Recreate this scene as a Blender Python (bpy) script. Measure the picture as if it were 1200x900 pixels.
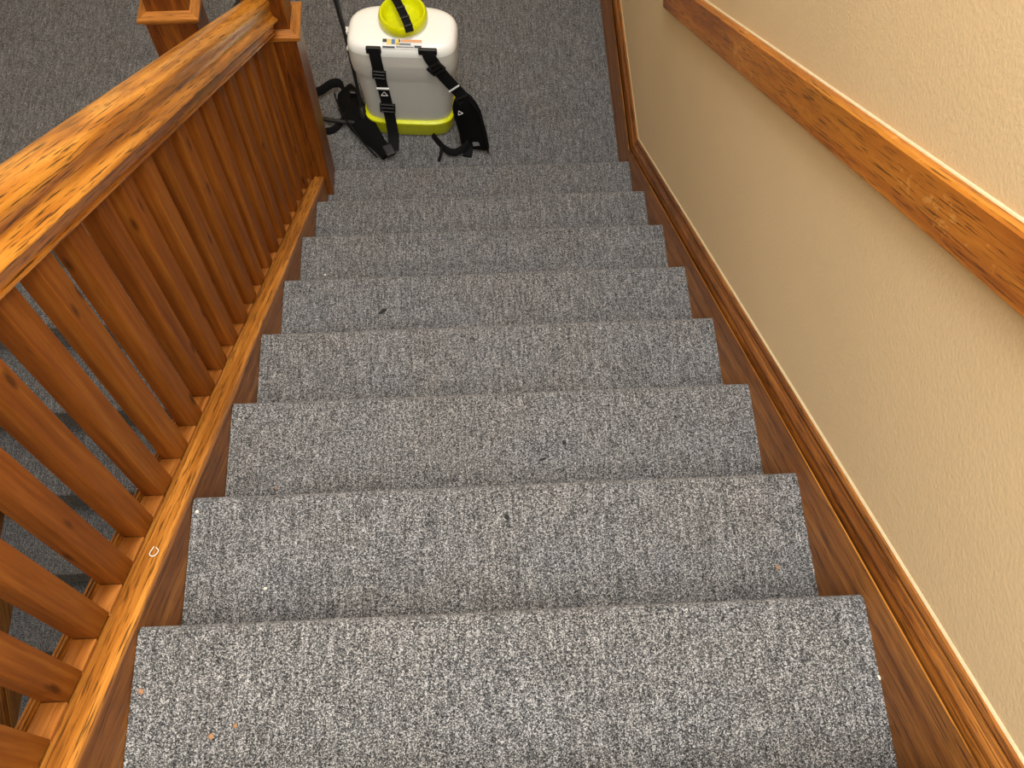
import bpy, math, random
from mathutils import Vector, Matrix, noise
random.seed(7)
for o in list(bpy.data.objects): bpy.data.objects.remove(o)
SC = bpy.context.scene
COL = SC.collection

# ------------------------------------------------------------------ camera
F_PX = 1195.75
cam_d = bpy.data.cameras.new('camera'); cam_d.sensor_width = 36; cam_d.lens = 36*F_PX/1200
cam_d.clip_start = .02
cam = bpy.data.objects.new('camera', cam_d); COL.objects.link(cam)
def cam_axes(p, y, r):
    f = Vector((-math.sin(y)*math.cos(p), math.cos(y)*math.cos(p), -math.sin(p)))
    right = Vector((math.cos(y), math.sin(y), 0)); up = right.cross(f)
    return right*math.cos(r)+up*math.sin(r), -right*math.sin(r)+up*math.cos(r), f
_r, _u, _f = cam_axes(1.117495, -.064884, .018941)
cam.matrix_world = Matrix(((_r.x,_u.x,-_f.x,.50384),(_r.y,_u.y,-_f.y,-2.24188),(_r.z,_u.z,-_f.z,2.86338),(0,0,0,1)))
SC.camera = cam

# ------------------------------------------------------------------ light and exposure
SC.view_settings.view_transform = 'Standard'; SC.view_settings.look = 'None'
SC.view_settings.gamma = 1; SC.view_settings.use_curve_mapping = False
SC.view_settings.exposure = 0.0
w = bpy.data.worlds.new('world'); SC.world = w; w.use_nodes = True
w.node_tree.nodes['Background'].inputs[0].default_value = (.94, .97, 1, 1)
w.node_tree.nodes['Background'].inputs[1].default_value = .22
XW_ = 1.0717
def area(name, loc, target, sx, sy, power, color):
    d = bpy.data.lights.new(name, 'AREA'); d.shape = 'RECTANGLE'; d.size = sx; d.size_y = sy
    d.energy = power; d.color = color
    o = bpy.data.objects.new(name, d); COL.objects.link(o); o.location = loc
    o.rotation_euler = (Vector(target)-Vector(loc)).to_track_quat('-Z', 'Y').to_euler()
    return o
area('skylight', (.52, -.75, 4.3), (.50, -.9, 0), .8, 1.7, 92, (1, .98, .95))
area('ceiling_light', (.42, -3.0, 4.05), (.42, -2.4, 0), .7, 1.0, 82, (1, .98, .95))
area('wall_washer', (XW_-.17, -2.2, 3.8), (XW_-.08, -2.1, 0), .16, 2.0, 34, (1, .84, .50))

# ------------------------------------------------------------------ dimensions
R, RUN, W = .2, .27, 1.0437
S = R/RUN                              # slope of the flight
ANG = math.atan(S)
XW = W+.028                            # face of the right wall
XL = -1.43                             # face of the left wall
LZ = -R                                # landing level

# ------------------------------------------------------------------ mesh helpers
class MB:
    def __init__(s): s.v = []; s.f = []
    def add(s, vs, fs):
        n = len(s.v); s.v += [tuple(v) for v in vs]; s.f += [tuple(i+n for i in f) for f in fs]; return s
    def box(s, x0, x1, y0, y1, z0, z1):
        return s.add([(x0,y0,z0),(x1,y0,z0),(x1,y1,z0),(x0,y1,z0),(x0,y0,z1),(x1,y0,z1),(x1,y1,z1),(x0,y1,z1)],
            [(0,3,2,1),(4,5,6,7),(0,1,5,4),(1,2,6,5),(2,3,7,6),(3,0,4,7)])
    def loft(s, rings, closed=True, caps=True):
        n = len(rings[0]); vs = [p for r in rings for p in r]; fs = []
        for i in range(len(rings)-1):
            for j in range(n if closed else n-1):
                k = (j+1) % n
                fs.append((i*n+j, i*n+k, (i+1)*n+k, (i+1)*n+j))
        if caps and closed:
            fs.append(tuple(range(n-1,-1,-1))); fs.append(tuple((len(rings)-1)*n+j for j in range(n)))
        return s.add(vs, fs)
    def tube(s, pts, r, n=10, caps=True):
        pts = [Vector(p) for p in pts]; rings = []; ref = Vector((.13,.31,.94))
        for i, p in enumerate(pts):
            t = (pts[min(i+1,len(pts)-1)]-pts[max(i-1,0)]).normalized()
            a = t.cross(ref).normalized(); b = t.cross(a)
            rr = r[i] if isinstance(r, (list,tuple)) else r
            rings.append([p+a*rr*math.cos(2*math.pi*k/n)+b*rr*math.sin(2*math.pi*k/n) for k in range(n)])
        return s.loft(rings, True, caps)
    def ribbon(s, pts, sides, width, thick):
        """flat strap along pts; sides = vector across the strap at every point"""
        pts = [Vector(p) for p in pts]; rings = []
        for i, p in enumerate(pts):
            t = (pts[min(i+1,len(pts)-1)]-pts[max(i-1,0)]).normalized()
            sd = Vector(sides[i] if isinstance(sides, list) else sides); sd = (sd-t*sd.dot(t)).normalized()
            n = t.cross(sd); ww = (width[i] if isinstance(width, list) else width)/2
            h = thick/2; e = min(h, ww*.3)
            rings.append([p+sd*a+n*b for a, b in ((-ww,-h+e*.5),(-ww+e,-h),(ww-e,-h),(ww,-h+e*.5),(ww,h-e*.5),(ww-e,h),(-ww+e,h),(-ww,h-e*.5))])
        return s.loft(rings)
    def mesh(s, name, smooth=None):
        m = bpy.data.meshes.new(name); m.from_pydata(s.v, [], s.f); m.validate(); m.update()
        import bmesh
        b = bmesh.new(); b.from_mesh(m); bmesh.ops.recalc_face_normals(b, faces=b.faces); b.to_mesh(m); b.free()
        if smooth:
            m.shade_smooth(); m.set_sharp_from_angle(angle=math.radians(smooth))
        return m
def obj(name, mesh, mat, parent=None, loc=(0,0,0), bevel=0, rot=None, smooth=None, seg=2):
    if isinstance(mesh, MB): mesh = mesh.mesh(name, smooth)
    if mat is not None and len(mesh.materials) == 0: mesh.materials.append(mat)
    o = bpy.data.objects.new(name, mesh); COL.objects.link(o); o.location = loc
    if rot: o.rotation_euler = rot
    if parent: o.parent = parent
    if bevel:
        md = o.modifiers.new('bevel', 'BEVEL'); md.width = bevel; md.segments = seg; md.limit_method = 'ANGLE'
        md.angle_limit = math.radians(35); md.harden_normals = False
    return o
def empty(name, loc=(0,0,0), rz=0):
    o = bpy.data.objects.new(name, None); COL.objects.link(o); o.location = loc; o.rotation_euler = (0,0,rz)
    o.empty_display_size = .05; return o
def tag(o, label=None, cat=None, group=None, kind=None):
    if label: o['label'] = label
    if cat: o['category'] = cat
    if group: o['group'] = group
    if kind: o['kind'] = kind
    return o
def smooth_path(pts, n=6):
    P = [Vector(p) for p in pts]; P = [P[0]*2-P[1]]+P+[P[-1]*2-P[-2]]; out = []
    for i in range(1, len(P)-2):
        for k in range(n):
            t = k/n
            out.append(.5*((2*P[i])+(P[i+1]-P[i-1])*t+(2*P[i-1]-5*P[i]+4*P[i+1]-P[i+2])*t*t+(3*P[i]-P[i-1]-3*P[i+1]+P[i+2])*t**3))
    out.append(P[-2]); return out
def lin(c):                            # sRGB 0-255 to linear
    return tuple(((v/255)/12.92 if v/255 <= .04045 else ((v/255+.055)/1.055)**2.4) for v in c)+(1,)

# ------------------------------------------------------------------ materials
class NT:
    def __init__(s, name):
        s.m = bpy.data.materials.new(name); s.m.use_nodes = True; s.t = s.m.node_tree; s.t.nodes.clear()
        s.out = s.n('ShaderNodeOutputMaterial')
    def n(s, typ, **kw):
        x = s.t.nodes.new(typ)
        for k, v in kw.items():
            if k[0] == 'i' and k[1:].isdigit(): x.inputs[int(k[1:])].default_value = v
            else: setattr(x, k, v)
        return x
    def l(s, a, b): s.t.links.new(a, b)
    def ramp(s, src, stops, interp='LINEAR'):
        r = s.n('ShaderNodeValToRGB'); e = r.color_ramp; e.interpolation = interp
        while len(e.elements) < len(stops): e.elements.new(.5)
        for k, (p, c) in enumerate(stops):
            e.elements[k].position = p; e.elements[k].color = c if len(c) == 4 else tuple(c)+(1,)
        s.l(src, r.inputs[0]); return r.outputs[0]
    def mix(s, a, b, f, mode='MIX'):
        x = s.n('ShaderNodeMix', data_type='RGBA', blend_type=mode)
        for v, k in ((f,0),(a,6),(b,7)):
            if hasattr(v, 'links') or hasattr(v, 'is_linked'): s.l(v, x.inputs[k])
            else: x.inputs[k].default_value = v
        return x.outputs[2]
    def bsdf(s, col=None, **kw):
        b = s.n('ShaderNodeBsdfPrincipled')
        if col is not None:
            if hasattr(col, 'is_linked'): s.l(col, b.inputs['Base Color'])
            else: b.inputs['Base Color'].default_value = col
        for k, v in kw.items():
            k = k.replace('_', ' ')
            if hasattr(v, 'is_linked'): s.l(v, b.inputs[k])
            else: b.inputs[k].default_value = v
        s.l(b.outputs[0], s.out.inputs[0]); return b
    def bump(s, b, h, strength, dist):
        x = s.n('ShaderNodeBump'); x.inputs['Strength'].default_value = strength; x.inputs['Distance'].default_value = dist
        s.l(h, x.inputs['Height']); s.l(x.outputs[0], b.inputs['Normal'])
    def coord(s, kind, scale=(1,1,1), offset_random=False):
        tc = s.n('ShaderNodeTexCoord')
        if kind == 'World': v = s.n('ShaderNodeNewGeometry').outputs['Position']
        else: v = tc.outputs[kind]
        if offset_random:
            oi = s.n('ShaderNodeObjectInfo'); a = s.n('ShaderNodeVectorMath', operation='SCALE')
            a.inputs[0].default_value = (37, 53, 71); s.l(oi.outputs['Random'], a.inputs['Scale'])
            b = s.n('ShaderNodeVectorMath', operation='ADD'); s.l(v, b.inputs[0]); s.l(a.outputs[0], b.inputs[1]); v = b.outputs[0]
        s.base = v
        return s.scaled(v, scale)
    def scaled(s, v, scale):
        mp = s.n('ShaderNodeMapping'); mp.inputs['Scale'].default_value = scale; s.l(v, mp.inputs[0]); return mp.outputs[0]
    def noise(s, v, scale, detail=2, rough=.5, dist=0):
        x = s.n('ShaderNodeTexNoise'); x.inputs['Scale'].default_value = scale; x.inputs['Detail'].default_value = detail
        x.inputs['Roughness'].default_value = rough; x.inputs['Distortion'].default_value = dist
        s.l(v, x.inputs['Vector']); return x.outputs['Fac']

def carpet_mat():
    t = NT('grey_loop_carpet'); v = t.coord('World')
    vo = t.n('ShaderNodeTexVoronoi'); vo.inputs['Scale'].default_value = 680; t.l(v, vo.inputs['Vector'])
    sep = t.n('ShaderNodeSeparateColor'); t.l(vo.outputs['Color'], sep.inputs[0])
    fine = t.noise(v, 900, 2, .7)
    st = t.noise(t.scaled(v, (210, 22, 22)), 1, 2, .5)
    a = t.n('ShaderNodeMath', operation='MULTIPLY_ADD'); t.l(fine, a.inputs[0]); a.inputs[1].default_value = 1.0; t.l(sep.outputs[0], a.inputs[2])
    b = t.n('ShaderNodeMath', operation='MULTIPLY_ADD'); t.l(st, b.inputs[0]); b.inputs[1].default_value = .6; t.l(a.outputs[0], b.inputs[2])
    c = t.n('ShaderNodeMath', operation='MULTIPLY'); t.l(b.outputs[0], c.inputs[0]); c.inputs[1].default_value = 1/2.6
    col = t.ramp(c.outputs[0], [(.275, lin((12,13,16))), (.42, lin((58,59,61))), (.565, lin((104,105,107))), (.77, lin((196,197,200)))])
    big = t.noise(v, 4.5, 4, .6)
    tint = t.ramp(big, [(.32, (.98,.985,1)), (.52, (1,.99,.975)), (.72, (1.0,.96,.92))])
    col = t.mix(col, tint, 1.0, 'MULTIPLY')
    p = t.bsdf(col, Roughness=.95, Sheen_Weight=.15); p.inputs['Specular IOR Level'].default_value = .1
    t.bump(p, c.outputs[0], .7, .004)
    return t.m

def wood_mat(name, axis, light, mid, dark, pore=(38,16,4), rough=.42, coat=.12, ring=9., porefac=.75, knots=False, rnd=True, porescale=430, streak=1.0, spec=.35, wear=0):
    """varnished timber, grain along one local axis (0 x, 1 y, 2 z)"""
    t = NT(name)
    def sc(al, ac): 
        r = [ac]*3; r[axis] = al; return tuple(r)
    v = t.coord('Object', sc(1,1), rnd)
    warp = t.noise(t.scaled(v, sc(.55, 11)), 1.0, 2, .5)
    rings = t.n('ShaderNodeMath', operation='MULTIPLY'); t.l(warp, rings.inputs[0]); rings.inputs[1].default_value = ring
    fr = t.n('ShaderNodeMath', operation='PINGPONG'); t.l(rings.outputs[0], fr.inputs[0]); fr.inputs[1].default_value = 1.0
    fib = t.noise(t.scaled(v, sc(3.5, 95)), 1, 4, .65)
    su = t.n('ShaderNodeMath', operation='MULTIPLY_ADD'); t.l(fr.outputs[0], su.inputs[0]); su.inputs[1].default_value = .35*streak; t.l(fib, su.inputs[2])
    col = t.ramp(su.outputs[0], [(.28, lin(dark)), (.62, lin(mid)), (.95, lin(light))])
    blotch = t.noise(t.scaled(v, sc(2.2, 6)), 1, 3, .6)
    col = t.mix(col, t.ramp(blotch, [(.3,(.72,.68,.62)),(.6,(1.05,1.03,1.0))]), .8, 'MULTIPLY')
    po = t.noise(t.scaled(v, sc(12, porescale)), 1, 2, .6)
    pm = t.ramp(po, [(.55,(0,0,0)),(.635,(1,1,1))])
    f = t.n('ShaderNodeMath', operation='MULTIPLY'); t.l(pm, f.inputs[0]); f.inputs[1].default_value = porefac
    col = t.mix(col, lin(pore), f.outputs[0])
    if knots:
        vo = t.n('ShaderNodeTexVoronoi'); vo.inputs['Scale'].default_value = 1.0; vo.inputs['Randomness'].default_value = 1
        t.l(t.scaled(v, sc(6, 22)), vo.inputs['Vector'])
        km = t.ramp(vo.outputs['Distance'], [(.09,(1,1,1)),(.17,(0,0,0))])
        kf = t.n('ShaderNodeMath', operation='MULTIPLY'); t.l(km, kf.inputs[0]); kf.inputs[1].default_value = .7
        col = t.mix(col, lin((40,14,2)), kf.outputs[0])
    if wear:
        wn = t.noise(t.scaled(v, sc(34, 60)), 1, 4, .7); wm = t.noise(t.scaled(v, sc(5, 12)), 1, 1, .5)
        ws = t.n('ShaderNodeMath', operation='MULTIPLY'); t.l(wn, ws.inputs[0]); t.l(wm, ws.inputs[1])
        wf = t.ramp(ws.outputs[0], [(.385,(0,0,0)),(.43,(wear,wear,wear))])
        col = t.mix(col, lin((216,164,88)), wf)
    p = t.bsdf(col, Roughness=rough, Coat_Weight=coat, Coat_Roughness=.22); p.inputs['Specular IOR Level'].default_value = spec
    t.bump(p, po, .12, .002)
    return t.m

OAK = ((226,150,62),(188,110,34),(128,66,14))
M = {}
M['carpet'] = carpet_mat()
M['handrail'] = wood_mat('oak_handrail', 0, (204,138,50), (172,106,28), (122,70,14), rough=.32, coat=.3, spec=.5, wear=.35, porefac=.85, streak=1.5, ring=14)
M['oak_x'] = wood_mat('oak_trim', 0, (160,104,46), (128,76,28), (86,46,12))
M['cap'] = wood_mat('worn_oak_cap', 0, (194,132,56), (158,100,36), (100,56,14), ring=14, porescale=300)
M['skirt'] = wood_mat('oak_skirt', 0, (172,116,50), (142,88,32), (102,58,14), spec=.2, coat=.03)
M['board'] = wood_mat('orange_oak_board', 0, (186,122,38), (164,98,26), (128,70,12), porefac=.7, wear=.35)
M['post'] = wood_mat('red_oak_post', 2, (144,86,28), (114,60,16), (78,38,8))
M['collar'] = wood_mat('oak_collar', 0, (186,124,54), (154,94,32), (106,60,14))
M['baluster'] = wood_mat('pine_baluster', 2, (156,104,44), (134,78,26), (104,54,12), porefac=.12, knots=True, streak=.5, coat=.0, rough=.55, spec=.15)
M['fillet'] = wood_mat('oak_fillet', 0, (176,116,56), (148,92,40), (112,64,22), porefac=.3)

def wall_mat(name, c):
    t = NT(name); v = t.coord('World')
    n1 = t.noise(v, 150, 3, .65); n2 = t.noise(v, 2.2, 3, .5)
    col = t.mix(lin(c), t.ramp(n2, [(.3,(.95,.95,.94)),(.7,(1,1,1))]), 1.0, 'MULTIPLY')
    p = t.bsdf(col, Roughness=.55); p.inputs['Specular IOR Level'].default_value = .35
    t.bump(p, n1, .2, .004); return t.m
M['wall'] = wall_mat('beige_wall_paint', (214,193,155))
M['plaster'] = wall_mat('cream_wall_paint', (214,196,164))
def plain(name, c, rough=.5, n=0, **kw):
    t = NT(name); v = t.coord('Object')
    f = t.noise(v, 60, 3, .6)
    col = t.mix(lin(c), t.ramp(f, [(.3,(.86,.86,.86)),(.7,(1,1,1))]), 1.0, 'MULTIPLY')
    b = t.bsdf(col, Roughness=rough, **kw)
    if n: t.bump(b, t.noise(v, n, 2, .6), .3, .002)
    return t.m
M['caulk'] = plain('cream_caulk', (206,190,154), .6, 90)
M['lime'] = plain('lime_plastic', (222,228,0), .35)
M['lime2'] = plain('lime_base_plastic', (188,192,20), .4)
M['web'] = plain('black_webbing', (18,18,20), .8, 900, Specular_IOR_Level=.15)
M['pad'] = plain('black_padding', (12,12,13), .9, 400, Specular_IOR_Level=.12)
M['blk'] = plain('black_plastic', (22,22,24), .35)
M['rubber'] = plain('black_rubber', (26,26,28), .5)
M['white'] = plain('white_plastic', (236,236,230), .4)
M['print_white'] = plain('white_print', (232,234,236), .5)
M['print_grey'] = plain('grey_print', (120,124,126), .5)
M['print_blue'] = plain('blue_print', (70,120,170), .5)
M['print_yellow'] = plain('yellow_print', (236,206,110), .5)
M['print_orange'] = plain('orange_print', (224,158,100), .5)
M['print_black'] = plain('black_print', (26,26,28), .5)
def shoulder_mat():
    t = NT('white_tank_shoulder')
    t.bsdf(lin((250,250,247)), Roughness=.35, Subsurface_Weight=.2); return t.m
M['shoulder'] = shoulder_mat()
def tank_mat():
    t = NT('translucent_white_tank')
    d = t.n('ShaderNodeBsdfPrincipled'); d.inputs['Base Color'].default_value = lin((248,248,244)); d.inputs['Roughness'].default_value = .32
    tl = t.n('ShaderNodeBsdfTranslucent'); tl.inputs[0].default_value = lin((236,236,228))
    tr = t.n('ShaderNodeBsdfTransparent'); tr.inputs[0].default_value = (.95,.96,.95,1)
    m1 = t.n('ShaderNodeMixShader'); m1.inputs[0].default_value = .15; t.l(d.outputs[0], m1.inputs[1]); t.l(tl.outputs[0], m1.inputs[2])
    m2 = t.n('ShaderNodeMixShader'); m2.inputs[0].default_value = .32; t.l(m1.outputs[0], m2.inputs[1]); t.l(tr.outputs[0], m2.inputs[2])
    t.l(m2.outputs[0], t.out.inputs[0]); return t.m
M['tank'] = tank_mat()
M['liquid'] = plain('cloudy_grey_liquid', (84,98,96), .2)
M['crumb_dark'] = plain('dark_leaf', (22,22,26), .8)
M['crumb_tan'] = plain('tan_crumb', (150,112,82), .8)
M['crumb_white'] = plain('white_crumb', (224,220,210), .8)

# ------------------------------------------------------------------ room shell
def struct(name, mb, mat, label, cat, **kw):
    return tag(obj(name, mb, mat, **kw), label, cat, kind='structure')
m = MB()                                # landing slab, notched round the stairwell
P = [(XL,-.10),(-.24,-.10),(-.24,-.02),(W,-.02),(W,1.7),(XL,1.7)]
n = len(P)
m.add([(x,y,LZ) for x,y in P]+[(x,y,LZ-.25) for x,y in P], [tuple(range(n)), tuple(range(2*n-1,n-1,-1))]+[(i,i+n,(i+1)%n+n,(i+1)%n) for i in range(n)])
struct('floor', m, M['carpet'], 'grey carpeted landing at the foot of the stairs under the sprayer', 'floor')
struct('wall_right', MB().box(XW, XW+.12, -4.2, 1.82, -.5, 5.0), M['wall'], 'beige textured wall to the right of the stairs', 'wall')
struct('wall_left', MB().box(XL-.12, XL, -4.2, 1.82, -3.2, 5.0), M['plaster'], 'cream wall beside the lower flight beyond the balusters', 'wall')
struct('wall_far', MB().box(XL-.12, XW+.12, 1.7, 1.82, -.45, 5.0), M['plaster'], 'cream wall at the far end of the landing', 'wall')
struct('wall_back', MB().box(XL-.12, XW+.12, -4.32, -4.2, -3.2, 5.0), M['plaster'], 'cream wall behind the upper floor', 'wall')
struct('floor_upper', MB().box(-.09, XW, -4.2, -2.73, 1.75, 2.0), M['carpet'], 'grey carpeted upper floor at the head of the stairs', 'floor')
struct('floor_lower', MB().box(XL, XW, -4.2, -.2, -3.2, -3.0), M['carpet'], 'grey carpeted floor far below the lower flight', 'floor')

# ------------------------------------------------------------------ carpeted flights
def tread_mb(x0, x1, depth, rad=.017):
    """local: nosing front edge at y=0, walking surface z=0, runs back to -depth (towards the wall of the riser above)"""
    prof = [(-depth,-.03),(-depth,0)]
    prof += [(-rad+rad*math.sin(a*math.pi/12), -rad+rad*math.cos(a*math.pi/12)) for a in range(0,11)]
    prof += [(-.006,-.034),(-.014,-.037),(-.03,-.037)]
    xs = [x0+(x1-x0)*i/24 for i in range(25)]
    rings = [[(x, y+(.0012*noise.noise((x*6, 1.7, 0)) if y > -.05 else 0), z+(.0012*noise.noise((x*5, 4.2, 1)) if z < 0 else 0)) for y, z in prof] for x in xs]
    return MB().loft(rings)
upper = empty('staircase', (0,0,0))
tag(upper, 'flight of grey carpeted steps running down the middle to the landing', 'staircase')
tr_me = tread_mb(0, W, RUN+.028).mesh('tread', 40); ri_me = MB().box(0, W, -.03, -.022, -R+.001, -.035).mesh('riser')
NOSE = [.006,0,.0,-.002,-.001,0,-.002,.001,0,0]
for k in range(10):
    obj('tread', tr_me, M['carpet'], upper, (0, -k*RUN+NOSE[k], k*R))
    obj('riser', ri_me, M['carpet'], upper, (0, -k*RUN, k*R))
LRUN = .25; LY0 = -.10
XR2 = -.3515                             # right edge of the lower flight
lower = empty('staircase', (XR2,LY0,LZ))
tag(lower, 'lower flight of grey carpeted steps glimpsed through the gaps between the left balusters', 'staircase')
def flip(mb): mb.v = [(x,-y,z) for x,y,z in mb.v]; mb.f = [tuple(reversed(f)) for f in mb.f]; return mb
lt = flip(tread_mb(XL+.018-XR2, 0, LRUN+.028)).mesh('tread', 40); lr = MB().box(XL+.018-XR2, 0, .022, .03, -R+.001, -.035).mesh('riser')
for k in range(0, 12):
    if k: obj('tread', lt, M['carpet'], lower, (0, -k*LRUN, -k*R))
    obj('riser', lr, M['carpet'], lower, (0, -k*LRUN, -k*R))

# ------------------------------------------------------------------ sloped timber: local x runs DOWN the slope, local z is vertical
def sloped(name, prof, y0, y1, c0, mat, parent=None, slope=S, dirn=-1, c1=None, smooth=35, xoff=0, bevel=0, base=(0,0,0), steps=1):
    """extrude the (x, height) profile from y0 to y1 along z = -slope*y + c; geometry kept in a frame whose x axis follows the grain"""
    if c1 is None: c1 = c0
    A = Vector((0, y0, dirn*slope*y0+c0)); B = Vector((0, y1, dirn*slope*y1+c1))
    ax = (B-A).normalized(); ay = Vector((1,0,0)); az = ax.cross(ay)
    if az.z < 0: ay = -ay; az = ax.cross(ay)
    Mx = Matrix((ax, ay, az)).transposed()
    inv = Mx.inverted(); rings = []
    for P in [A.lerp(B, i/steps) for i in range(steps+1)]:
        rings.append([inv @ (P+Vector((x+xoff, 0, h))-A) for x, h in prof])
    mb = MB().loft(rings)
    o = obj(name, mb, mat, parent, A-Vector(base), smooth=smooth, bevel=bevel)
    o.rotation_euler = Mx.to_euler(); return o
def rect(x0, x1, h0, h1): return [(x0,h0),(x1,h0),(x1,h1),(x0,h1)]

# right stair skirt, its cap moulding and the caulk line
skirt_prof = rect(W, W+.0025, -.45, .049)
mould_prof = [(W+a, h) for a, h in ((.028,-.03),(.0085,-.03),(.0085,.040),(.0090,.046),(.0110,.051),(.0125,.0555),(.0120,.061),(.0118,.066),(.0140,.0715),(.0172,.0755),(.0178,.0800),(.0180,.0835),
    (.0235,.0830),(.0235,.0890),(.0200,.0905),(.0200,.0990),(.0215,.1025),(.028,.1045))]
sk = empty('trim_1', (W,0,LZ)); tag(sk, 'brown oak skirt board with moulded cap climbing the right wall', 'trim', kind='structure')
KY = .030                               # where the sloping skirt meets the level one
ZK = -S*KY
sloped('skirt_board', skirt_prof, KY, -3.0, 0, M['skirt'], sk, base=sk.location)
sloped('cap_moulding', mould_prof, KY, -3.0, 0, M['oak_x'], sk, base=sk.location)
sloped('caulk_line', [(XW,.103),(XW-.003,.1035),(XW-.0022,.106),(XW,.1082)], KY, -3.0, 0, M['caulk'], sk, base=sk.location)
bb = empty('baseboard_right', (W,KY,LZ)); tag(bb, 'tall oak baseboard along the right wall of the landing', 'baseboard', kind='structure')
sloped('skirt_board', rect(W, W+.0025, -.3, .049), KY, 1.7, ZK, M['skirt'], bb, slope=0, base=bb.location)
sloped('cap_moulding', mould_prof, KY, 1.7, ZK, M['oak_x'], bb, slope=0, base=bb.location)
sloped('caulk_line', [(XW,.103),(XW-.0018,.1035),(XW-.0012,.105),(XW,.1062)], KY, 1.7, ZK, M['caulk'], bb, slope=0, base=bb.location)
# skirt on the left wall of the lower flight
sl = empty('trim_2', (XL,LY0,LZ)); tag(sl, 'dark oak skirt board on the wall beside the lower flight', 'trim', kind='structure')
SL2 = R/LRUN; cl2 = LZ-SL2*LY0
mir = lambda pr: [(XL+(XW-x), h) for x, h in reversed(pr)]
sloped('skirt_board', mir(skirt_prof), LY0, -3.0, cl2, M['skirt'], sl, slope=SL2, dirn=1, base=sl.location)
sloped('cap_moulding', mir(mould_prof), LY0, -3.0, cl2, M['oak_x'], sl, slope=SL2, dirn=1, base=sl.location)
b2 = empty('baseboard_left', (XL,0,LZ)); tag(b2, 'oak baseboard along the left wall of the landing', 'baseboard', kind='structure')
sloped('skirt_board', mir(rect(W+.01, XW, 0, .12)), LY0, 1.7, LZ, M['skirt'], b2, slope=0, base=b2.location)

# oak board fixed to the right wall as a hand rail
wr = empty('wall_rail', (XW,-.1,.7)); tag(wr, 'flat orange oak rail board fixed along the right wall', 'rail')
XF = W+.010
Y0, Y1 = -.045, -3.1
cb = lambda y: .7072+.0237*y
ct = lambda y: .8158+.0258*y
def railpt(y): return y
A = Vector((0, Y0, -S*Y0+cb(Y0))); B = Vector((0, Y1, -S*Y1+cb(Y1)))
ax = (B-A).normalized(); ay = Vector((-1,0,0)); az = ax.cross(ay)
if az.z < 0: ay = -ay; az = ax.cross(ay)
Mx = Matrix((ax, ay, az)).transposed(); inv = Mx.inverted()
Hh = .0805; LL = (B-A).length
mb = MB()
prof = [(XW,0),(XF+.002,0),(XF,.0025),(XF,Hh-.004),(XF+.004,Hh),(XW,Hh+.001)]
mb.loft([[inv @ (A+ax*u+az*(h*(1-.06*(u/LL)))+Vector((x,0,0))-A) for x, h in prof] for u in (0, LL)])
o = obj('rail_board', mb, M['board'], wr, A-wr.location); o.rotation_euler = Mx.to_euler()
mb = MB().loft([[inv @ (ax*u+az*(h*(1-.06*(u/LL)))+Vector((x,0,0))) for x, h in [(XW,Hh),(XW-.003,Hh+.0005),(XW-.002,Hh+.0025),(XW,Hh+.004)]] for u in (0, LL)])
o = obj('caulk_line', mb, M['caulk'], wr, A-wr.location); o.rotation_euler = Mx.to_euler()

# ------------------------------------------------------------------ balustrades
hr = [(-.026,.664),(.026,.664),(.0285,.6655),(.0285,.6705),(.0245,.6725),(.0245,.6745),(.0265,.676),(.0268,.7035),(.0285,.7055),
      (.0415,.7075),(.0435,.711),(.0435,.715),(.0405,.720),(.0345,.7265),(.0310,.735),(.0300,.745),(.0320,.757),(.0335,.767),(.0325,.777),(.0285,.787),(.020,.795),(.008,.7995)]
hr_prof = hr+[(-x,h) for x, h in reversed(hr[2:])]
def newel(parent, x0, x1, y0, y1, zb, zc, zt, base):
    cx, cy = (x0+x1)/2, (y0+y1)/2; hx, hy = (x1-x0)/2, (y1-y0)/2
    L = lambda z: (cx-base[0], cy-base[1], z-base[2])
    p = obj('newel_post', MB().box(-hx,hx,-hy,hy,0,zc-zb), M['post'], parent, L(zb), bevel=.003)
    def ring(ex, z): return [(-hx-ex,-hy-ex,z),(hx+ex,-hy-ex,z),(hx+ex,hy+ex,z),(-hx-ex,hy+ex,z)]
    # four mitred collar pieces
    ins = .012
    for q in range(4):
        secs = [(-.002,-.012),(.004,-.010),(.006,-.002),(.013,.002),(.0145,.008),(.0135,.014),(-ins,.022),(-ins,-.012)]
        rings = []
        for c in (q, (q+1) % 4):
            rings.append([Vector(ring(ex, z)[c]) for ex, z in secs])
        ang = q*math.pi/2
        inv2 = Matrix.Rotation(-ang, 3, 'Z')
        mbq = MB().loft([[inv2 @ v for v in r] for r in rings])
        co = obj('collar_moulding', mbq, M['collar'], p, (0,0,zc-zb), smooth=30); co.rotation_euler = (0,0,ang)
    obj('upper_block', MB().box(-hx+ins,hx-ins,-hy+ins,hy-ins,zc-zb,zt-zb), M['post'], p, bevel=.003)
    cp = MB().loft([[(sx*(hx+e), sy*(hy+e), z) for sx, sy in ((-1,-1),(1,-1),(1,1),(-1,1))] for e, z in ((-.005,zt-zb),(.012,zt-zb+.008),(.015,zt-zb+.02),(.010,zt-zb+.03),(-.03,zt-zb+.05))])
    obj('post_cap', cp, M['collar'], p, bevel=.002)
    return p

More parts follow.
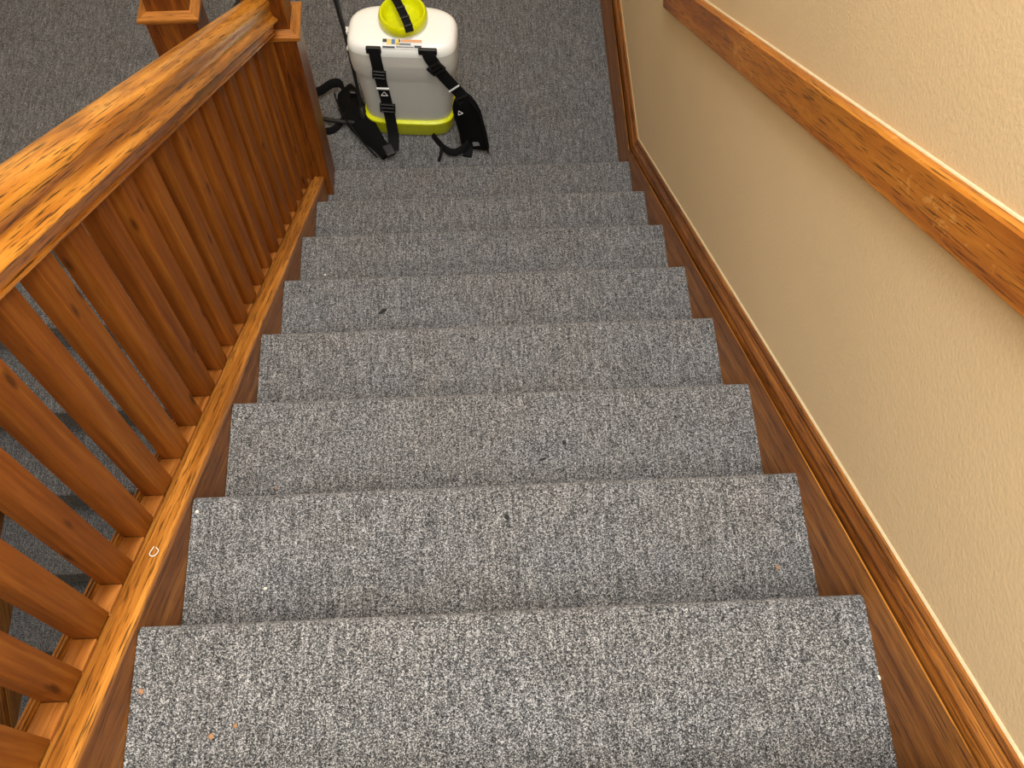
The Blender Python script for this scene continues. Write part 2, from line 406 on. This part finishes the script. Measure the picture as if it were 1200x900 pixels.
BX = -.060                               # centre line of the upper balustrade
rail = empty('stair_railing', (BX,-.05,LZ))
tag(rail, 'oak handrail on a row of square pine balusters with newel post, left of the steps', 'railing')
base = rail.location.copy()
YE = -.100                               # near face of the newel
newel(rail, -.118, .020, -.103, .008, LZ, .722, 1.02, base)
sloped('handrail', [(x+BX,h) for x, h in hr_prof], YE, -3.0, 0, M['handrail'], rail, base=base, smooth=50)
CS = .026
sloped('stringer', rect(-.090, -.001, -.36, CS-.016), YE, -3.0, 0, M['skirt'], rail, base=base)
def cap_prof(x0, x1, h):
    w = x1-x0
    return [(x0,h-.02),(x0,h-.003),(x0+.002,h-.0005),(x0+w*.30,h),(x0+w*.36,h-.0025),(x0+w*.42,h-.0005),(x0+w*.66,h),(x0+w*.71,h-.0025),(x0+w*.77,h-.0005),(x1-.004,h-.001),(x1-.001,h-.004),(x1,h-.009),(x1,h-.02)]
sloped('cap_strip', cap_prof(-.031, .003, CS), YE, -3.0, 0, M['cap'], rail, base=base)
sloped('outer_strip', cap_prof(-.092, -.0755, CS), YE, -3.0, 0, M['cap'], rail, base=base)
PITCH = .09507; B0 = -.107               # near (uphill) face of the first baluster
bw = .034; bd = .0440; bx0 = -.0768
fz = CS-.006
NB = 27
bal_me = None
def baluster_mb(slope, hb, ht, dirn):
    """square baluster cut to the slope top and bottom, local origin at its near face bottom centre"""
    m = MB(); w = bw/2
    vs = []
    for z in (hb, ht):
        for x, y in ((-w,0),(w,0),(w,bd),(-w,bd)): vs.append((x, y, z+dirn*slope*y))
    return m.add(vs, [(3,2,1,0),(4,5,6,7),(0,1,5,4),(1,2,6,5),(2,3,7,6),(3,0,4,7)])
bal_me = baluster_mb(S, fz-.004, .668, -1).mesh('baluster')
fil_len = PITCH-bd
def fillet_me(slope, dirn, ln):
    m = MB(); vs = []; a = math.atan(slope)*(-dirn)
    for z in (-.012, 0):
        for x, u in ((-bw/2,0),(bw/2,0),(bw/2,ln/math.cos(a)),(-bw/2,ln/math.cos(a))): vs.append((u, x, z))
    return m.add(vs, [(3,2,1,0),(4,5,6,7),(0,1,5,4),(1,2,6,5),(2,3,7,6),(3,0,4,7)]).mesh('fillet')
fil_me = fillet_me(S, -1, fil_len-.001)
for k in range(NB):
    y = B0-k*PITCH
    if k == 0:
        pass
    b = obj('baluster', bal_me, M['baluster'], rail, Vector((bx0+bw/2+random.uniform(-.0006,.0006), y, -S*y))-base, bevel=.0012, seg=1)
    b.rotation_euler.z = random.uniform(-.012,.012)
    # fillet between this baluster and the next one uphill: local x runs downhill
    yf = y-fil_len+.0005
    f = obj('fillet', fil_me, M['fillet'], rail, Vector((bx0+bw/2, yf, -S*yf+fz))-base, bevel=.001, seg=1)
    axv = Vector((0, math.cos(ANG), -math.sin(ANG))); ayv = Vector((1,0,0)); azv = axv.cross(ayv)
    if azv.z < 0: ayv = -ayv; azv = axv.cross(ayv)
    f.rotation_euler = Matrix((axv, ayv, azv)).transposed().to_euler()

# lower balustrade: its newel shows above the upper handrail
LX = -.3065
rail2 = empty('stair_railing', (LX,-.05,LZ))
tag(rail2, 'square newel post with collar standing beyond the handrail and the lower railing it ends', 'railing')
base2 = rail2.location.copy()
newel(rail2, -.3755, -.2375, -.103, .008, LZ, .800, 1.10, base2)
SX = LX-BX
sloped('handrail', [(x+LX,h) for x, h in hr_prof], -.103, -2.6, cl2-.06, M['handrail'], rail2, slope=SL2, dirn=1, base=base2, smooth=50)
sloped('stringer', rect(-.3505, -.2615, -.36, CS-.016), -.103, -2.6, cl2, M['skirt'], rail2, slope=SL2, dirn=1, base=base2)
sloped('cap_strip', cap_prof(LX-.045, LX+.045, CS), -.103, -2.6, cl2, M['cap'], rail2, slope=SL2, dirn=1, base=base2)
bal2 = baluster_mb(SL2, CS-.004, .592, 1).mesh('baluster')
for k in range(24):
    y = -.185-k*.1
    obj('baluster', bal2, M['baluster'], rail2, Vector((LX, y, cl2+SL2*y))-base2, bevel=.0012, seg=1)

# ------------------------------------------------------------------ backpack sprayer on the landing
SP = Vector((.275,.405,LZ)); SRZ = math.radians(-5)
spr = empty('backpack_sprayer', SP, SRZ); spr.scale = (1, 1, 1.05)
tag(spr, 'white and lime backpack sprayer with black straps standing on the landing', 'sprayer')
RI = Matrix.Rotation(-SRZ, 3, 'Z')
def loc(x, y, z):
    p = RI @ (Vector((x,y,z))-SP); p.z /= 1.05; return p      # place of a world point in the sprayer's own frame
def sring(w, d, z, e=4.2, n=48, yo=0):
    out = []
    for k in range(n):
        a = 2*math.pi*k/n; c, s_ = math.cos(a), math.sin(a)
        ee = e if s_ < 0 else e*.72                       # the back is rounder than the front
        out.append((w/2*math.copysign(abs(c)**(2/ee), c), yo+d/2*math.copysign(abs(s_)**(2/ee), s_), z))
    return out
tank = MB().loft([sring(.300,.176,.060),sring(.316,.190,.075),sring(.322,.194,.10),sring(.338,.198,.20),sring(.352,.202,.27),sring(.356,.204,.285),sring(.372,.210,.300),sring(.378,.212,.33),sring(.380,.214,.385),sring(.379,.213,.397)])
tk = obj('tank', tank, M['tank'], spr, smooth=60)
obj('tank_shoulder', MB().loft([sring(.379,.213,.397),sring(.377,.212,.407),sring(.370,.206,.420),sring(.352,.192,.431),sring(.326,.170,.436),sring(.24,.14,.439)]), M['shoulder'], tk, smooth=60)
obj('brightening_liner', MB().loft([sring(.364,.200,.345),sring(.368,.202,.396),sring(.3,.16,.397),sring(.3,.16,.345)]), M['white'], tk, smooth=60)  # white liner added behind the shell to brighten the band above the liquid
obj('liquid', MB().loft([sring(.290,.168,.064),sring(.312,.184,.10),sring(.328,.188,.20),sring(.342,.192,.27),sring(.348,.194,.318),sring(.340,.190,.340)]), M['liquid'], tk, smooth=50)
bs = obj('base', MB().loft([sring(.285,.17,.004),sring(.312,.196,.006),sring(.322,.206,.020),sring(.328,.210,.060),sring(.330,.212,.074),sring(.324,.206,.078),sring(.316,.19,.078)]), M['lime2'], spr, smooth=45)
obj('base_rim', MB().loft([sring(.329,.211,.068),sring(.336,.218,.070),sring(.336,.218,.077),sring(.328,.208,.081)]), M['lime'], bs, smooth=45)
# filler neck and dished lime cap
def circ(r, z, n=40, cx=0, cy=0): return [(cx+r*math.cos(2*math.pi*k/n), cy+r*math.sin(2*math.pi*k/n), z) for k in range(n)]
CX, CY = .005, .012
obj('filler_neck', MB().loft([circ(.082,.434,40,CX,CY),circ(.082,.446,40,CX,CY),circ(.074,.448,40,CX,CY)]), M['white'], spr, smooth=40)
cap = obj('lid', MB().loft([circ(r,z,48,CX,CY) for r, z in ((.070,.444),(.079,.446),(.083,.452),(.084,.470),(.081,.482),(.077,.487),(.072,.486),(.067,.478),(.062,.462),(.056,.455),(.044,.453),(.040,.450),(.001,.450))]), M['lime'], spr, smooth=40)
# black carry strap across the lid
hp = smooth_path([(CX-.048,CY+.095,.470),(CX-.044,CY+.078,.497),(CX-.025,CY+.035,.507),(CX+.002,CY-.02,.505),(CX+.022,CY-.062,.497),(CX+.032,CY-.084,.478)], 5)
hd = obj('carry_strap', MB().ribbon(hp, (.90,.42,0), .028, .006), M['web'], cap, smooth=40)
for i in range(5):
    p = hp[6+i*4]
    obj('grip_rib', MB().box(-.015,.015,-.004,.004,-.003,.007), M['blk'], cap, p, rot=(0,0,math.radians(24)), bevel=.002)
# moulded side clip and pump lever rod
obj('side_clip', MB().box(-.016,.008,-.012,.012,-.010,.010), M['white'], spr, loc(.083,.440,.205), bevel=.004)
obj('side_clip', MB().box(-.012,.008,-.008,.008,-.006,.006), M['white'], spr, loc(.086,.400,.165), bevel=.003)
rod = obj('pump_lever', MB().tube([loc(.092,.372,-.115),loc(.086,.392,.02),loc(.072,.432,.20),loc(.058,.455,.36),loc(.045,.475,.55)], [.006,.006,.007,.011,.012], 12), M['rubber'], spr, smooth=60)
obj('lever_joint', MB().tube([loc(.100,.345,-.150),loc(.095,.36,-.125),loc(.092,.372,-.105)], [.015,.016,.011], 12), M['blk'], spr, smooth=60)
obj('hose_fitting', MB().tube([loc(.128,.335,-.150),loc(.110,.335,-.150),loc(.104,.335,-.150)], [.016,.016,.011], 14), M['lime'], spr, smooth=40)
hose = smooth_path([loc(.112,.335,-.150),loc(.06,.345,-.160),loc(-.05,.375,-.170),loc(-.17,.44,-.182),loc(-.27,.56,-.187),loc(-.36,.72,-.187),loc(-.46,.90,-.187)], 6)
obj('hose', MB().tube(hose, .0085, 10), M['rubber'], spr, smooth=60)
ln = obj('spray_lance', MB().tube([loc(-.46,.90,-.185),loc(-.445,.935,-.182),loc(-.40,1.06,-.182),loc(-.34,1.22,-.184)], [.010,.014,.014,.011], 12), M['blk'], spr, smooth=60)
obj('lance_tube', MB().tube([loc(-.34,1.22,-.184),loc(-.20,1.56,-.188)], .006, 10), M['blk'], ln, smooth=60)

# label across the top front edge
FY = -.107
lab = empty('label_sticker', (.008, -.086, .4375)); lab.parent = spr; lab.rotation_euler = (math.radians(26),0,0)
obj('backing', MB().box(-.068,.068,-.016,.016,-.001,.001), M['print_white'], lab)
for x0, x1, y0, y1, mt in ((-.066,-.052,.004,.015,'print_black'),(-.052,-.036,-.004,.015,'print_yellow'),(-.036,-.024,-.002,.015,'print_blue'),(-.024,-.008,-.004,.015,'print_yellow'),(-.012,-.006,.006,.015,'print_black'),
        (-.004,.066,.006,.015,'print_orange'),(-.066,-.024,-.015,-.009,'print_black'),(-.02,.03,-.005,.003,'print_grey'),(-.02,.04,-.013,-.008,'print_grey'),(.042,.066,-.013,-.004,'print_black')):
    obj('printed_block', MB().box(x0,x1,y0,y1,.001,.0014), M[mt], lab)

# left shoulder strap on the front face
def front(x, z, off=.006):                                # world point on the front face
    return loc(x, .300-.087*0+(.275-x)*math.tan(math.radians(5))-off, z)
def frame_buckle(name, p, w, h, ang, mat=None, lift=.006, parent=None):
    m = MB()
    for x0, x1, z0, z1 in ((-w/2,-w/2+.006,-h/2,h/2),(w/2-.006,w/2,-h/2,h/2),(-w/2,w/2,h/2-.006,h/2),(-w/2,w/2,-h/2,-h/2+.006),(-w/2,w/2,-.004,.004)):
        m.box(x0,x1,-lift,lift*.6,z0,z1)
    o = obj(name, m, mat or M['blk'], parent or spr, p, bevel=.0015, seg=1); o.rotation_euler = (0, ang, 0); return o
lp = smooth_path([front(.180,.248,.003),front(.182,.21,.010),front(.188,.12,.012),front(.194,.05,.012),front(.200,-.03,.014),front(.204,-.09,.022),front(.208,-.145,.045),front(.205,-.172,.085)], 5)
ls = obj('shoulder_strap', MB().ribbon(lp, (1,0,0), .040, .004), M['web'], spr, smooth=40)
hk = MB().box(-.026,.026,-.008,.006,-.014,.012)
obj('strap_anchor', hk, M['blk'], spr, front(.178,.250,.001), bevel=.004)
frame_buckle('buckle', front(.186,.145,.014), .048, .036, .08)
frame_buckle('buckle', front(.199,-.02,.017), .056, .040, .06)
for z in (.078,-.040):
    obj('metal_edge', MB().box(-.022,.022,-.003,.003,-.0022,.0022), M['print_white'], spr, front(.192 if z > 0 else .2,z,.017))
def tri(parent, p, ang, sz=.016):
    m = MB()
    pts = [Vector((-sz*.75,0,-sz*.55)),Vector((sz*.75,0,-sz*.55)),Vector((0,0,sz*.6))]
    for a in range(3): m.tube([pts[a],pts[(a+1)%3]], .0013, 5)
    o = obj('triangle_mark', m, M['print_white'], parent, p); o.rotation_euler = (0,ang,0); return o
tri(spr, front(.194,.05,.0155), 0)

# right shoulder strap slanting off the corner, with its padded end standing on the carpet
rp = smooth_path([front(.358,.250,.002),front(.370,.225,.012),front(.400,.165,.014),front(.432,.115,.016),front(.462,.072,.020),front(.492,.038,.034),front(.505,.005,.045)], 5)
obj('shoulder_strap', MB().ribbon(rp, (.78,0,.62), .046, .004), M['web'], spr, smooth=40)
obj('strap_anchor', MB().box(-.034,.030,-.008,.006,-.012,.012), M['blk'], spr, front(.363,.250,.001), bevel=.004)
frame_buckle('buckle', front(.386,.187,.017), .056, .040, math.radians(-40))
frame_buckle('buckle', front(.480,.050,.032), .058, .044, math.radians(-30))
o = obj('metal_edge', MB().box(-.024,.024,-.003,.003,-.002,.002), M['print_white'], spr, front(.443,.096,.021)); o.rotation_euler = (0, math.radians(-42), 0)
pp = smooth_path([loc(.476,.258,.065),loc(.480,.252,.03),loc(.490,.247,-.04),loc(.503,.238,-.11),loc(.511,.230,-.183)], 5)
npp = len(pp)
pw = [.050+.055*min(1, i/(npp*.35)) for i in range(npp)]
pad = obj('strap_pad', MB().ribbon(pp, (1,-.25,0), pw, .022), M['pad'], spr, smooth=50)
for sgn in (-1, 1):
    edge = [Vector(p)+Vector((sgn*pw[i]*.47, -.012-sgn*.012, 0)) for i, p in enumerate(pp)]
    obj('piping', MB().tube(edge, .003, 6), M['web'], pad, smooth=60)
tri(spr, loc(.462,.236,.0), math.radians(95), .014)
obj('stitched_logo', MB().box(-.018,.018,-.0015,.0015,-.008,.008), M['print_grey'], pad, loc(.519,.218,-.150), rot=(math.radians(-8),math.radians(-10),0))
tail = smooth_path([loc(.490,.240,-.15),loc(.484,.222,-.185),loc(.478,.196,-.194)], 4)
obj('strap_end', MB().ribbon(tail, (1,0,0), .034, .012), M['web'], spr, smooth=40)
loop = smooth_path([loc(.350,.300,-.190),loc(.375,.255,-.180),loc(.398,.215,-.170),loc(.430,.200,-.172),loc(.470,.215,-.165),loc(.490,.235,-.15)], 5)
obj('webbing_loop', MB().ribbon(loop, (0,.5,.85), .028, .004), M['web'], spr, smooth=40)
tl2 = smooth_path([loc(.385,.235,-.178),loc(.380,.205,-.188),loc(.372,.180,-.196)], 4)
obj('webbing_tail', MB().ribbon(tl2, (1,0,.1), .012, .003), M['web'], spr, smooth=40)
# left pad lying on the carpet and the belt running behind the newel
pl = smooth_path([loc(.022,.500,-.155),loc(.034,.455,-.150),loc(.060,.385,-.150),loc(.105,.310,-.155),loc(.150,.245,-.165),loc(.185,.205,-.175)], 5)
nl = len(pl)
pad2 = obj('strap_pad', MB().ribbon(pl, (.70,.45,.55), [.055+.045*math.sin(math.pi*min(1,(i+3)/(nl*.9))) for i in range(nl)], .022), M['pad'], spr, smooth=50)
obj('piping', MB().tube([Vector(p)+Vector((-.038,-.02,.002)) for p in pl], .0035, 6), M['web'], pad2, smooth=60)
bl = smooth_path([loc(-.12,.500,-.165),loc(-.075,.505,-.160),loc(-.03,.530,-.150),loc(.005,.520,-.140),loc(.020,.490,-.150)], 5)
obj('waist_belt', MB().ribbon(bl, (0,.45,.9), .034, .004), M['web'], spr, smooth=40)
b3 = smooth_path([loc(-.10,.335,-.190),loc(-.03,.335,-.188),loc(.01,.365,-.175),loc(.040,.395,-.160)], 5)
obj('waist_belt', MB().ribbon(b3, (0,.6,.8), .026, .004), M['web'], spr, smooth=40)
obj('strap_keeper', MB().box(-.012,.012,-.006,.006,-.035,.035), M['blk'], spr, loc(.056,.440,-.13), rot=(.1,.15,0), bevel=.003)
obj('belt_clip', MB().box(-.018,.018,-.022,.022,-.01,.012), M['blk'], spr, loc(.190,.212,-.165), rot=(.2,0,.5), bevel=.004)

# ------------------------------------------------------------------ crumbs and lint on the carpet
def crumb(name, label, x, y, z, sx, sy, sz, mat, rz=0, jag=.35, seed=1, cat='debris'):
    rnd = random.Random(seed); m = MB(); rings = []; g = 1.15 if mat == 'crumb_dark' else .8; sx *= g; sy *= g
    for zz, rr in ((0,.75),(sz*.5,1),(sz,.55)):
        rings.append([(sx*rr*(1-jag*rnd.random())*math.cos(k*math.pi/4), sy*rr*(1-jag*rnd.random())*math.sin(k*math.pi/4), zz) for k in range(8)])
    m.loft(rings); o = obj(name, m, M[mat], None, (x,y,z)); o.rotation_euler.z = rz
    return tag(o, label, cat, 'bits of litter on the steps')
CR = [
 ('leaf_scrap','dark jagged leaf scrap on the fifth step from the bottom, left of centre',(449,365),3,.014,.006,.003,'crumb_dark',.7),
 ('lint_speck','round black speck near the front edge of the second step, centre',(594,606),6,.0055,.005,.003,'crumb_dark',.2),
 ('lint_speck','black speck on the third step from the bottom of the picture, right of centre',(661,519),5,.0055,.004,.003,'crumb_dark',1.2),
 ('lint_speck','faint brown speck left of the black one on the third step',(636,538),5,.008,.003,.002,'crumb_dark',.3),
 ('paper_crumb','pale round crumb at the left end of the second step',(231,600),6,.005,.005,.004,'crumb_white',0),
 ('paper_crumb','pale crumb at the left rear of the second step',(311,690),6,.005,.004,.004,'crumb_white',.4),
 ('wood_crumb','tan crumb nearest the left stringer on the nearest step',(165,810),7,.006,.007,.003,'crumb_tan',.2),
 ('wood_crumb','larger tan crumb on the nearest step, lower of the pair at left',(247,863),7,.007,.006,.003,'crumb_tan',.8),
 ('wood_crumb','small tan crumb on the nearest step, upper of the pair at left',(276,851),7,.005,.005,.003,'crumb_tan',.1),
 ('wood_crumb','yellowish crumb near the right end of the second step',(911,665),6,.004,.007,.003,'crumb_tan',.5),
 ('wood_crumb','pale splinter at the right edge of the nearest step',(1030,794),7,.003,.007,.003,'crumb_white',.3),
 ('wood_crumb','tiny tan crumb at the rear left of the third step',(324,572),5,.003,.006,.002,'crumb_tan',-.3),
 ('paper_crumb','pale fleck at the left end of the sixth step from the bottom of the picture',(381,322),2,.005,.004,.003,'crumb_white',-.3),
]
for i, (nm, lb, px, k, sx, sy, sz, mt, rz) in enumerate(CR):
    d = _f+_r*((px[0]-600)/F_PX)-_u*((px[1]-450)/F_PX); c = cam.matrix_world.translation
    t = (k*R+.0005-c.z)/d.z; p = c+d*t
    crumb(nm, lb, p.x, p.y, k*R-.0003, sx, sy, sz, mt, rz, seed=i+3)
th = smooth_path([(-.012,-1.752,1.3265),(-.006,-1.760,1.3325),(-.010,-1.770,1.340),(-.018,-1.765,1.336),(-.016,-1.750,1.325)], 4)
tag(obj('thread', MB().tube(th, .0008, 6), M['crumb_white'], None), 'curl of white thread lying on the left stringer cap', 'thread')
